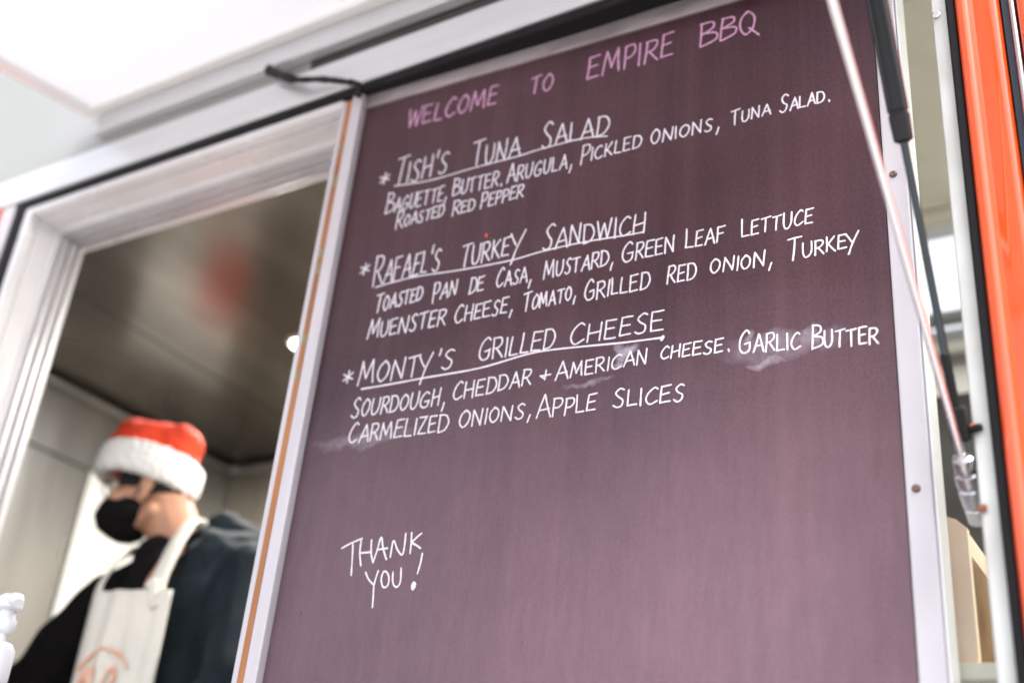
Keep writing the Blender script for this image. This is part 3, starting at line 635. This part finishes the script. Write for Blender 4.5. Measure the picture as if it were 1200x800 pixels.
def bmof(k):
    if k not in lines: lines[k] = [bmesh.new(), 0]
    return lines[k]
def stroke(key, pts, w):
    L = bmof(key); L[1] += 1
    ribbon(L[0], pts, w, rnd, 0.00003 * (L[1] % 9))
for wi, (key, text, u0, v0, u1, v1, hb, hs, persp) in enumerate(WORDS):
    adv = []
    for ch in text:
        big = ch.isupper()
        h = hb if (big or ch in '*+') else hs * (0.93 if key == 'b' else 1.0)
        g = G['y'] if ch == 'y' else G[ch.upper() if ch.isalpha() else ch]
        if ch in ",.'": h = hs
        adv.append([g, h, g[0] * (0.72 if big or not ch.isalpha() else 0.80) * h / (hs or hb), rnd.uniform(0.94, 1.07)])
    gap = 0.20
    tot = sum(a[2] * a[3] for a in adv) + gap * (len(adv) - 1) + (0.10 if text[-1] in ',.' else 0.0)
    k = (u1 - u0) / tot; x = u0
    for gi, (g, h, aw, j) in enumerate(adv):
        if text[gi] in ',.': x += 0.10 * k
        wl = aw * j * k
        t = (x - u0) / (u1 - u0); yb = v0 + (v1 - v0) * t + rnd.uniform(-0.03, 0.03) * h
        hh = h * rnd.uniform(0.95, 1.05) * (1 - (1 - persp) * t * 0.0); sl = rnd.uniform(-0.02, 0.07); rot = rnd.uniform(-0.05, 0.05)
        gw = g[0]
        for st in g[1]:
            cur = st[0] == 'c'; pp = st[1:] if cur else st
            q = []
            for (a, b) in pp:
                a2 = a / gw * wl + rnd.uniform(-0.012, 0.012) * h; b2 = b * hh + rnd.uniform(-0.02, 0.02) * h
                q.append((x + a2 + sl * b2, yb + b2 + rot * a2))
            if cur: q = [(v.x, v.y) for v in catmull([Vector((a, b)) for a, b in q], 5)]
            else:
                (ax, az), (bx_, bz) = q[0], q[-1]
                mx = (ax + bx_) / 2 + rnd.uniform(-0.02, 0.02) * h; mz = (az + bz) / 2 + rnd.uniform(-0.015, 0.015) * h
                q = [(v.x, v.y) for v in catmull([Vector((ax, az)), Vector((mx, mz)), Vector((bx_, bz))], 3)]
            stroke((key, wi), q, WIDTH[key])
        x += wl + gap * k
for ri, (key, w, pts) in enumerate(RULES):
    stroke((key, 100 + min(ri, 2)), [(v.x, v.y) for v in catmull([Vector(p) for p in pts], 6)], WIDTH[key] * w)
for ti, pts in enumerate(THANKS):
    stroke(('t', 200 if ti < 10 else 201), [(v.x, v.y) for v in catmull([Vector(p) for p in pts], 5)], WIDTH['t'])
for key in lines:
    o = from_bm('chalk_underline' if 100 <= key[1] < 200 else 'chalk_word', lines[key][0], M['pink'] if key[0] == 'p' else M['chalk'], board, True)
    if key[0] == 'p': o['label'] = 'pink chalk word in the heading'

# ------------------------------------------------------------------ black cable at the board's top corner
pts = catmull([(-1.462, -0.032, 2.997), (-1.425, -0.034, 2.970), (-1.377, -0.034, 2.942), (-1.320, -0.032, 2.924), (-1.264, -0.030, 2.901), (-1.225, -0.026, 2.882), (-1.232, -0.012, 2.866)], 6)
rr = [0.0085 if i < 12 else 0.0060 for i in range(len(pts))]; rr[0] = 0.011; rr[1] = 0.0095
rc = random.Random(5); rr = [r * rc.uniform(0.85, 1.2) for r in rr]
o = tube_path('cable', pts, rr, M['black']); tag(o, 'short frayed black cable between the awning and the chalkboard top left corner', 'cable')

# ------------------------------------------------------------------ pump bottle on the serving ledge
pb = thing('pump_bottle', 'white plastic pump bottle standing on the ledge at the lower left of the hatch', 'pump bottle', (-1.326, -0.36, 1.4601))
def lz(name, prof, m=M['plastic'], cx=0, cy=0, seg=32):
    bm = bmesh.new(); bm_lathe(bm, (cx, cy, 0), (cx, cy, 1), prof, seg); o = from_bm(name, bm, m, pb); shade(o, 40); return o
pb.location.z -= 0.009
lz('bottle', [(0, 0.038), (0.004, 0.042), (0.20, 0.042), (0.235, 0.041), (0.258, 0.036), (0.274, 0.026), (0.284, 0.016), (0.292, 0.014)])
lz('collar', [(0.286, 0.0200), (0.290, 0.0215), (0.326, 0.0210), (0.333, 0.0160), (0.336, 0.0070)])
lz('stem', [(0.336, 0.0062), (0.345, 0.0062), (0.347, 0.0110), (0.351, 0.0135), (0.362, 0.0135), (0.366, 0.0105), (0.376, 0.0090)])
bm = bmesh.new()
bm_lathe(bm, (0, 0, 0.374), (0, 0, 1), [(0, 0.011), (0.003, 0.0155), (0.016, 0.0150), (0.020, 0.010)], 32)
bm_tube(bm, catmull([(-0.012, 0.004, 0.385), (0.010, -0.004, 0.3865), (0.026, -0.010, 0.3845), (0.034, -0.013, 0.378)], 4), [0.0085] * 6 + [0.0075] * 3 + [0.0068] * 4, 16)
o = from_bm('nozzle', bm, M['plastic'], pb); shade(o, 50)

# ------------------------------------------------------------------ wrapped block on the shelf
blk = thing('wrapped_block', 'pale cream block with a brown wrapped side standing on the shelf behind the hatch post', 'package', (-0.34, 0.155, 1.8355))
prism('block', [(-0.12, 0.0), (-0.12, 0.172), (-0.108, 0.184), (0.048, 0.184), (0.058, 0.180), (0.070, 0.168), (0.070, 0.010), (0.064, 0.0)], 0.0, 0.014, 'y', M['bread'], blk)
prism('wrap', [(-0.10, 0.003), (-0.10, 0.140), (0.0690, 0.138), (0.0690, 0.003)], 0.0145, 0.30, 'y', M['kraft'], blk)
prism('folded_top', [(-0.10, 0.1405), (-0.10, 0.182), (0.052, 0.182), (0.0690, 0.166), (0.0690, 0.1385)], 0.0145, 0.28, 'y', M['bread'], blk)

# ------------------------------------------------------------------ worker in the hatch
per = thing('person', 'worker in the hatch in red santa hat, black face mask, hoodie and cream apron', 'person', (-1.98, 0.52, 0.85))
O = Vector(per.location)
def PW(x, y, z): return Vector((x, y, z)) - O            # world to person space
Fw = Vector((-0.86, -0.50, 0.0)).normalized()
Uw = Vector((0, 0, 1))
Sw = Fw.cross(Uw).normalized()                            # towards the person's right (away from the camera)
pitch = math.radians(-4); roll = math.radians(4)
Rm = Matrix((Fw, Sw, Uw)).transposed()
Rh = Matrix.Rotation(pitch, 3, Sw) @ Matrix.Rotation(roll, 3, Fw) @ Rm     # columns: forward, side, up
if (Rh @ Vector((1, 0, 0))).z > 0: Rh = Matrix.Rotation(-pitch, 3, Sw) @ Matrix.Rotation(roll, 3, Fw) @ Rm
HC = PW(-2.115, 0.474, 2.368)                               # centre of the skull
def Hd(f, s, u): return HC + Rh @ Vector((f, s, u))
Rt = Matrix.Rotation(math.radians(8.5), 3, Sw) @ Rm
if (Rt @ Vector((1, 0, 0))).z < 0: Rt = Matrix.Rotation(-math.radians(8.5), 3, Sw) @ Rm
Rt = Matrix.Rotation(roll, 3, Fw) @ Rt
HT = HC + Fw * 0.046 + Vector((0, 0, 0.004))
def Td(f, s, u): return HT + Rt @ Vector((f, s, u))
bm = bmesh.new()
ball(bm, Hd(-0.004, 0, 0.030), (0.088, 0.074, 0.090), Rh)          # cranium
ball(bm, Hd(0.028, 0, -0.030), (0.062, 0.060, 0.080), Rh)          # face
ball(bm, Hd(0.056, 0, -0.092), (0.024, 0.026, 0.020), Rh)          # chin
capsule(bm, Hd(0.052, 0, -0.092), 0.018, Hd(-0.022, -0.052, -0.062), 0.018)   # jaw
capsule(bm, Hd(0.052, 0, -0.092), 0.018, Hd(-0.022, 0.052, -0.062), 0.018)
capsule(bm, Hd(0.086, 0, 0.005), 0.010, Hd(0.108, 0, -0.036), 0.014)          # nose
ball(bm, Hd(0.100, 0.012, -0.040), 0.010); ball(bm, Hd(0.100, -0.012, -0.040), 0.010)
ball(bm, Hd(0.082, 0, 0.022), (0.014, 0.045, 0.010), Rh)           # brow
for s in (-1, 1):
    ball(bm, Hd(0.062, 0.036 * s, -0.026), (0.026, 0.022, 0.022), Rh)   # cheek
    ball(bm, Hd(0.079, 0.030 * s, 0.002), (0.010, 0.014, 0.008), Rh)    # eyelid
    ball(bm, Hd(-0.010, 0.076 * s, -0.006), (0.018, 0.006, 0.030), Rh)  # ear
    ball(bm, Hd(-0.004, 0.074 * s, -0.034), (0.010, 0.006, 0.012), Rh)  # lobe
ball(bm, Hd(0.090, 0, -0.064), (0.010, 0.024, 0.006), Rh); ball(bm, Hd(0.088, 0, -0.074), (0.010, 0.022, 0.006), Rh)   # lips
NB = PW(-2.02, 0.525, 2.215)                                # base of the neck
capsule(bm, Hd(-0.035, 0, -0.030), 0.060, NB, 0.064, 8)
# torso, arms, hips and legs under the clothes
capsule(bm, PW(-1.985, 0.52, 2.12), 0.115, PW(-1.98, 0.53, 1.85), 0.105, 8)
SHR, SHL = PW(-2.165, 0.485, 2.118), PW(-1.805, 0.520, 2.150)
ELR, ELL = PW(-2.345, 0.385, 1.850), PW(-1.680, 0.410, 1.895)
WRR, WRL = PW(-2.200, 0.225, 1.700), PW(-1.800, 0.225, 1.700)
capsule(bm, SHR, 0.055, SHL, 0.055, 8)
capsule(bm, SHR, 0.050, ELR, 0.038, 9); capsule(bm, ELR, 0.036, WRR, 0.025, 9)
capsule(bm, SHL, 0.050, ELL, 0.038, 9); capsule(bm, ELL, 0.036, WRL, 0.025, 9)
capsule(bm, PW(-1.98, 0.53, 1.85), 0.10, PW(-1.98, 0.53, 1.72), 0.13, 4)
for s in (-1, 1):
    capsule(bm, PW(-1.98 + 0.085 * s, 0.53, 1.70), 0.080, PW(-1.98 + 0.095 * s, 0.52, 1.32), 0.052, 9)
    capsule(bm, PW(-1.98 + 0.095 * s, 0.52, 1.32), 0.050, PW(-1.98 + 0.10 * s, 0.54, 0.93), 0.034, 9)
    capsule(bm, PW(-1.98 + 0.10 * s, 0.55, 0.90), 0.036, PW(-1.98 + 0.11 * s, 0.40, 0.885), 0.030, 5)
# hands: palm, four bent fingers and a thumb each, resting towards the counter
for (w, el, s) in ((WRR, ELR, 1), (WRL, ELL, -1)):
    d = (w - el).normalized(); sd_ = Vector((1, 0, 0)) * s; sd_ = (sd_ - d * sd_.dot(d)).normalized(); nn = d.cross(sd_).normalized()
    if nn.z > 0: nn = -nn
    pc = w + d * 0.050
    ball(bm, pc, (0.046, 0.038, 0.014), Matrix((d, sd_, nn)).transposed())
    for k, (off, ln) in enumerate(((-0.030, 0.070), (-0.010, 0.080), (0.010, 0.075), (0.029, 0.058))):
        k0 = w + d * 0.088 + sd_ * off; k1 = k0 + d * ln * 0.5 + nn * ln * 0.14; k2 = k1 + d * ln * 0.28 + nn * ln * 0.30; k3 = k2 + d * ln * 0.10 + nn * ln * 0.28
        capsule(bm, k0, 0.0095, k1, 0.0085, 6); capsule(bm, k1, 0.0085, k2, 0.0078, 4); capsule(bm, k2, 0.0078, k3, 0.007, 4)
    t0 = w + d * 0.030 - sd_ * 0.030; t1 = t0 + d * 0.032 - sd_ * 0.024 + nn * 0.008; t2 = t1 + d * 0.028 - sd_ * 0.004 + nn * 0.010
    capsule(bm, t0, 0.013, t1, 0.010, 5); capsule(bm, t1, 0.010, t2, 0.008, 5)
fuse('body', bm, 0.0050, M['skin'], per, 3, 0.5)
# eyes
for s in (-1, 1):
    bm = bmesh.new(); ball(bm, Hd(0.079, 0.030 * s, 0.004), 0.0115, sub=3); from_bm('eye', bm, mat('eye_white', (0.75, 0.72, 0.68), 0.2) if s < 0 else bpy.data.materials['eye_white'], per, True)
    bm = bmesh.new(); ball(bm, Hd(0.0865, 0.030 * s, 0.002), 0.0052, sub=2); from_bm('iris', bm, M['black'], per, True)
# glasses
bm = bmesh.new()
for s in (-1, 1):
    ring = [Hd(0.098, 0.031 * s + 0.024 * math.cos(a * PI / 12), -0.004 + 0.018 * math.sin(a * PI / 12)) for a in range(25)]
    bm_tube(bm, ring, 0.0017, 8)
    bm_tube(bm, [Hd(0.098, 0.055 * s, 0.002), Hd(0.05, 0.070 * s, 0.004), Hd(-0.005, 0.078 * s, 0.004)], 0.0016, 8)
bm_tube(bm, [Hd(0.098, -0.008, 0.0), Hd(0.101, 0, 0.003), Hd(0.098, 0.008, 0.0)], 0.0017, 8)
from_bm('glasses', bm, M['black'], per, True)
# face mask with ear loops
bm = bmesh.new()
ball(bm, Hd(0.058, 0, -0.060), (0.066, 0.062, 0.054), Rh); ball(bm, Hd(0.094, 0, -0.050), (0.022, 0.026, 0.034), Rh)
ball(bm, Hd(0.046, 0, -0.092), (0.048, 0.046, 0.028), Rh)
for s in (-1, 1): ball(bm, Hd(0.034, 0.044 * s, -0.060), (0.036, 0.024, 0.036), Rh)
mk = fuse('face_mask', bm, 0.004, M['maskcloth'], per, 5, 0.5)
for s in (-1, 1):
    bm = bmesh.new(); bm_tube(bm, catmull([Hd(0.020, 0.069 * s, -0.040), Hd(-0.008, 0.079 * s, 0.000), Hd(-0.028, 0.080 * s, 0.004), Hd(-0.026, 0.079 * s, -0.030), Hd(0.016, 0.066 * s, -0.078)], 5), 0.0022, 8)
    from_bm('ear_loop', bm, M['maskcloth'], per, True)
# black knit cap showing under the hat
bm = bmesh.new(); ball(bm, Hd(-0.002, 0, 0.028), (0.091, 0.080, 0.066), Rh); ball(bm, Hd(-0.026, 0, 0.006), (0.073, 0.075, 0.050), Rh)
fuse('knit_cap', bm, 0.005, M['knit'], per, 4, 0.5)
# santa hat: fleece band and slumped red felt crown
from mathutils import noise as mn
bm = bmesh.new()
for k in range(64):
    a = 2 * PI * k / 64
    f, s = 0.107 * math.cos(a) - 0.018, 0.094 * math.sin(a)
    u = 0.052 - 0.10 * (f - 0.09) * -0.0
    for du in (-0.028, -0.012, 0.006, 0.022):
        ball(bm, Td(f, s, u + du), (0.0195 if abs(du) < 0.02 else 0.0165), sub=2)
fuse('hat_band', bm, 0.004, M['fleece'], per, 5, 0.5, lambda c, n: c + n * 0.004 * mn.noise(c * 90))
bm = bmesh.new()
ball(bm, Td(-0.014, 0, 0.092), (0.106, 0.093, 0.086), Rt, 3)
ball(bm, Td(0.030, 0.015, 0.140), (0.068, 0.060, 0.044), Rt, 3)
ball(bm, Td(-0.066, 0.000, 0.136), (0.052, 0.062, 0.044), Rt, 3)
fuse('hat_crown', bm, 0.004, M['red_felt'], per, 22, 0.6, lambda c, n: c + n * (0.012 * mn.noise(Vector((c.x * 13 + 3, c.y * 13, c.z * 9))) + 0.003 * mn.noise(c * 40)))
bm = bmesh.new(); ball(bm, Td(0.075, 0.100, 0.060), 0.030, sub=4); fuse('pompom', bm, 0.004, M['fleece'], per, 2, 0.5, lambda c, n: c + n * 0.004 * mn.noise(c * 90))
# undershirt at the chest
bm = bmesh.new(); capsule(bm, PW(-2.03, 0.49, 2.150), 0.085, PW(-2.03, 0.47, 2.00), 0.095, 5); capsule(bm, PW(-2.045, 0.480, 2.205), 0.062, PW(-2.02, 0.49, 2.15), 0.08, 4)
fuse('undershirt', bm, 0.006, M['sleeve'], per, 5)
# hoodie: body with the left sleeve and slumped hood; folds from noise
bm = bmesh.new()
capsule(bm, PW(-1.955, 0.545, 2.125), 0.128, PW(-1.96, 0.545, 1.72), 0.150, 10)
capsule(bm, PW(-1.885, 0.505, 2.150), 0.105, PW(-1.87, 0.475, 1.90), 0.120, 6)
capsule(bm, PW(-1.95, 0.56, 2.20), 0.070, SHL, 0.078, 7)
capsule(bm, SHL, 0.078, ELL, 0.066, 10); capsule(bm, ELL, 0.064, WRL - (WRL - ELL) * 0.10, 0.040, 9)
capsule(bm, PW(-1.97, 0.575, 2.292), 0.048, PW(-1.88, 0.61, 2.240), 0.050, 6)
capsule(bm, PW(-1.955, 0.53, 2.235), 0.052, PW(-1.86, 0.54, 2.200), 0.070, 6)
capsule(bm, PW(-1.97, 0.600, 2.285), 0.046, PW(-2.07, 0.62, 2.250), 0.044, 6)
capsule(bm, PW(-1.90, 0.64, 2.22), 0.07, PW(-2.02, 0.64, 2.20), 0.07, 5)
def folds(c, n):
    return c + n * (0.018 * mn.noise(Vector((c.x * 7 + c.z * 3, c.y * 7, c.z * 11))) + 0.003 * mn.noise(c * 26))
fuse('hoodie', bm, 0.0065, M['hoodie'], per, 5, 0.5, folds)
bm = bmesh.new()
capsule(bm, PW(-2.09, 0.52, 2.15), 0.090, SHR, 0.076, 7)
capsule(bm, SHR, 0.076, ELR, 0.064, 10); capsule(bm, ELR, 0.062, WRR - (WRR - ELR) * 0.10, 0.040, 9)
fuse('right_sleeve', bm, 0.0065, M['sleeve'], per, 5, 0.5, folds)  # right sleeve drawn in a darker cloth than the hoodie
# trousers and shoes
bm = bmesh.new(); capsule(bm, PW(-1.98, 0.53, 1.78), 0.145, PW(-1.98, 0.53, 1.70), 0.15, 4)
for s in (-1, 1):
    capsule(bm, PW(-1.98 + 0.085 * s, 0.53, 1.70), 0.098, PW(-1.98 + 0.095 * s, 0.52, 1.32), 0.070, 9)
    capsule(bm, PW(-1.98 + 0.095 * s, 0.52, 1.32), 0.070, PW(-1.98 + 0.10 * s, 0.54, 0.94), 0.058, 9)
fuse('trousers', bm, 0.010, M['trousers'], per, 4, 0.5, folds)
for s in (-1, 1):
    bm = bmesh.new(); capsule(bm, PW(-1.98 + 0.10 * s, 0.57, 0.892), 0.042, PW(-1.98 + 0.115 * s, 0.38, 0.885), 0.035, 6); fuse('shoe', bm, 0.007, M['black'], per, 4)
# apron: bib sheet that hangs over the chest, thickened
def sheet(name, fn, nu, nv, m, th=0.004, parent=None):
    bm = bmesh.new(); V = [[bm.verts.new(fn(i / nu, j / nv)) for j in range(nv + 1)] for i in range(nu + 1)]
    for i in range(nu):
        for j in range(nv): bm.faces.new((V[i][j], V[i + 1][j], V[i + 1][j + 1], V[i][j + 1]))
    bmesh.ops.recalc_face_normals(bm, faces=bm.faces)
    bmesh.ops.solidify(bm, geom=bm.faces[:], thickness=th)
    return from_bm(name, bm, m, parent, True)
def bib(u, v):
    x0 = -2.075 + 0.0 * v - 0.14 * max(0, v - 0.45); x1 = -1.832 + 0.18 * max(0, v - 0.45) + 0.03 * v
    x = x0 + (x1 - x0) * u; z = 2.098 - 0.012 * u - 0.85 * v
    xc = (x + 1.955) / 0.20
    y = 0.335 + 0.030 * xc * xc - 0.015 * v + 0.006 * math.sin(u * 11 + v * 5) * (0.4 + v) + 0.004 * math.sin(u * 23 + 2)
    return PW(x, y, z)
sheet('apron', bib, 40, 60, M['apron'], 0.004, per)
def strap(name, pts, w, n):
    bm = bmesh.new(); P = catmull([PW(*p) for p in pts], 8); bm_tube(bm, P, w, 14, 0.28, n); return from_bm(name, bm, M['apron'], per, True)
strap('apron_strap', [(-1.858, 0.340, 2.055), (-1.878, 0.343, 2.095), (-1.900, 0.372, 2.155), (-1.930, 0.418, 2.225), (-1.962, 0.475, 2.285), (-2.005, 0.560, 2.290)], 0.019, (0.3, -1, 0.2))
strap('apron_strap', [(-2.055, 0.345, 2.070), (-2.065, 0.355, 2.120), (-2.080, 0.400, 2.185), (-2.110, 0.470, 2.235), (-2.085, 0.550, 2.270), (-2.03, 0.575, 2.295)], 0.015, (-0.3, -1, 0.2))
bm = bmesh.new(); ball(bm, PW(-1.882, 0.335, 2.098), (0.021, 0.010, 0.013)); ball(bm, PW(-1.874, 0.333, 2.080), (0.012, 0.010, 0.030)); fuse('strap_knot', bm, 0.003, M['apron'], per, 3)
# orange print on the bib: arch of lettering over a mark (soft in the photograph)
bm = bmesh.new()
def onbib(a, b):      # a across, b down in metres from the bib's top left
    u = a / 0.26; v = b / 0.85
    p = bib(u, v); return p + Vector((0, -0.0055, 0))
for (pts, w) in (([(0.035, 0.165), (0.065, 0.135), (0.115, 0.122), (0.165, 0.138), (0.185, 0.160)], 0.0035), ([(0.120, 0.200), (0.128, 0.168), (0.142, 0.160), (0.150, 0.180), (0.135, 0.196), (0.158, 0.200)], 0.0045), ([(0.045, 0.205), (0.060, 0.165), (0.075, 0.200), (0.088, 0.160), (0.100, 0.205)], 0.006),
                 ([(0.040, 0.215), (0.080, 0.208), (0.120, 0.214)], 0.005), ([(0.045, 0.235), (0.085, 0.226), (0.125, 0.236)], 0.004)):
    P = catmull([onbib(a, b) for a, b in pts], 5); bm_tube(bm, P, w, 8, 0.25, (0, -1, 0))
from_bm('apron_print', bm, M['apronprint'], per, True)
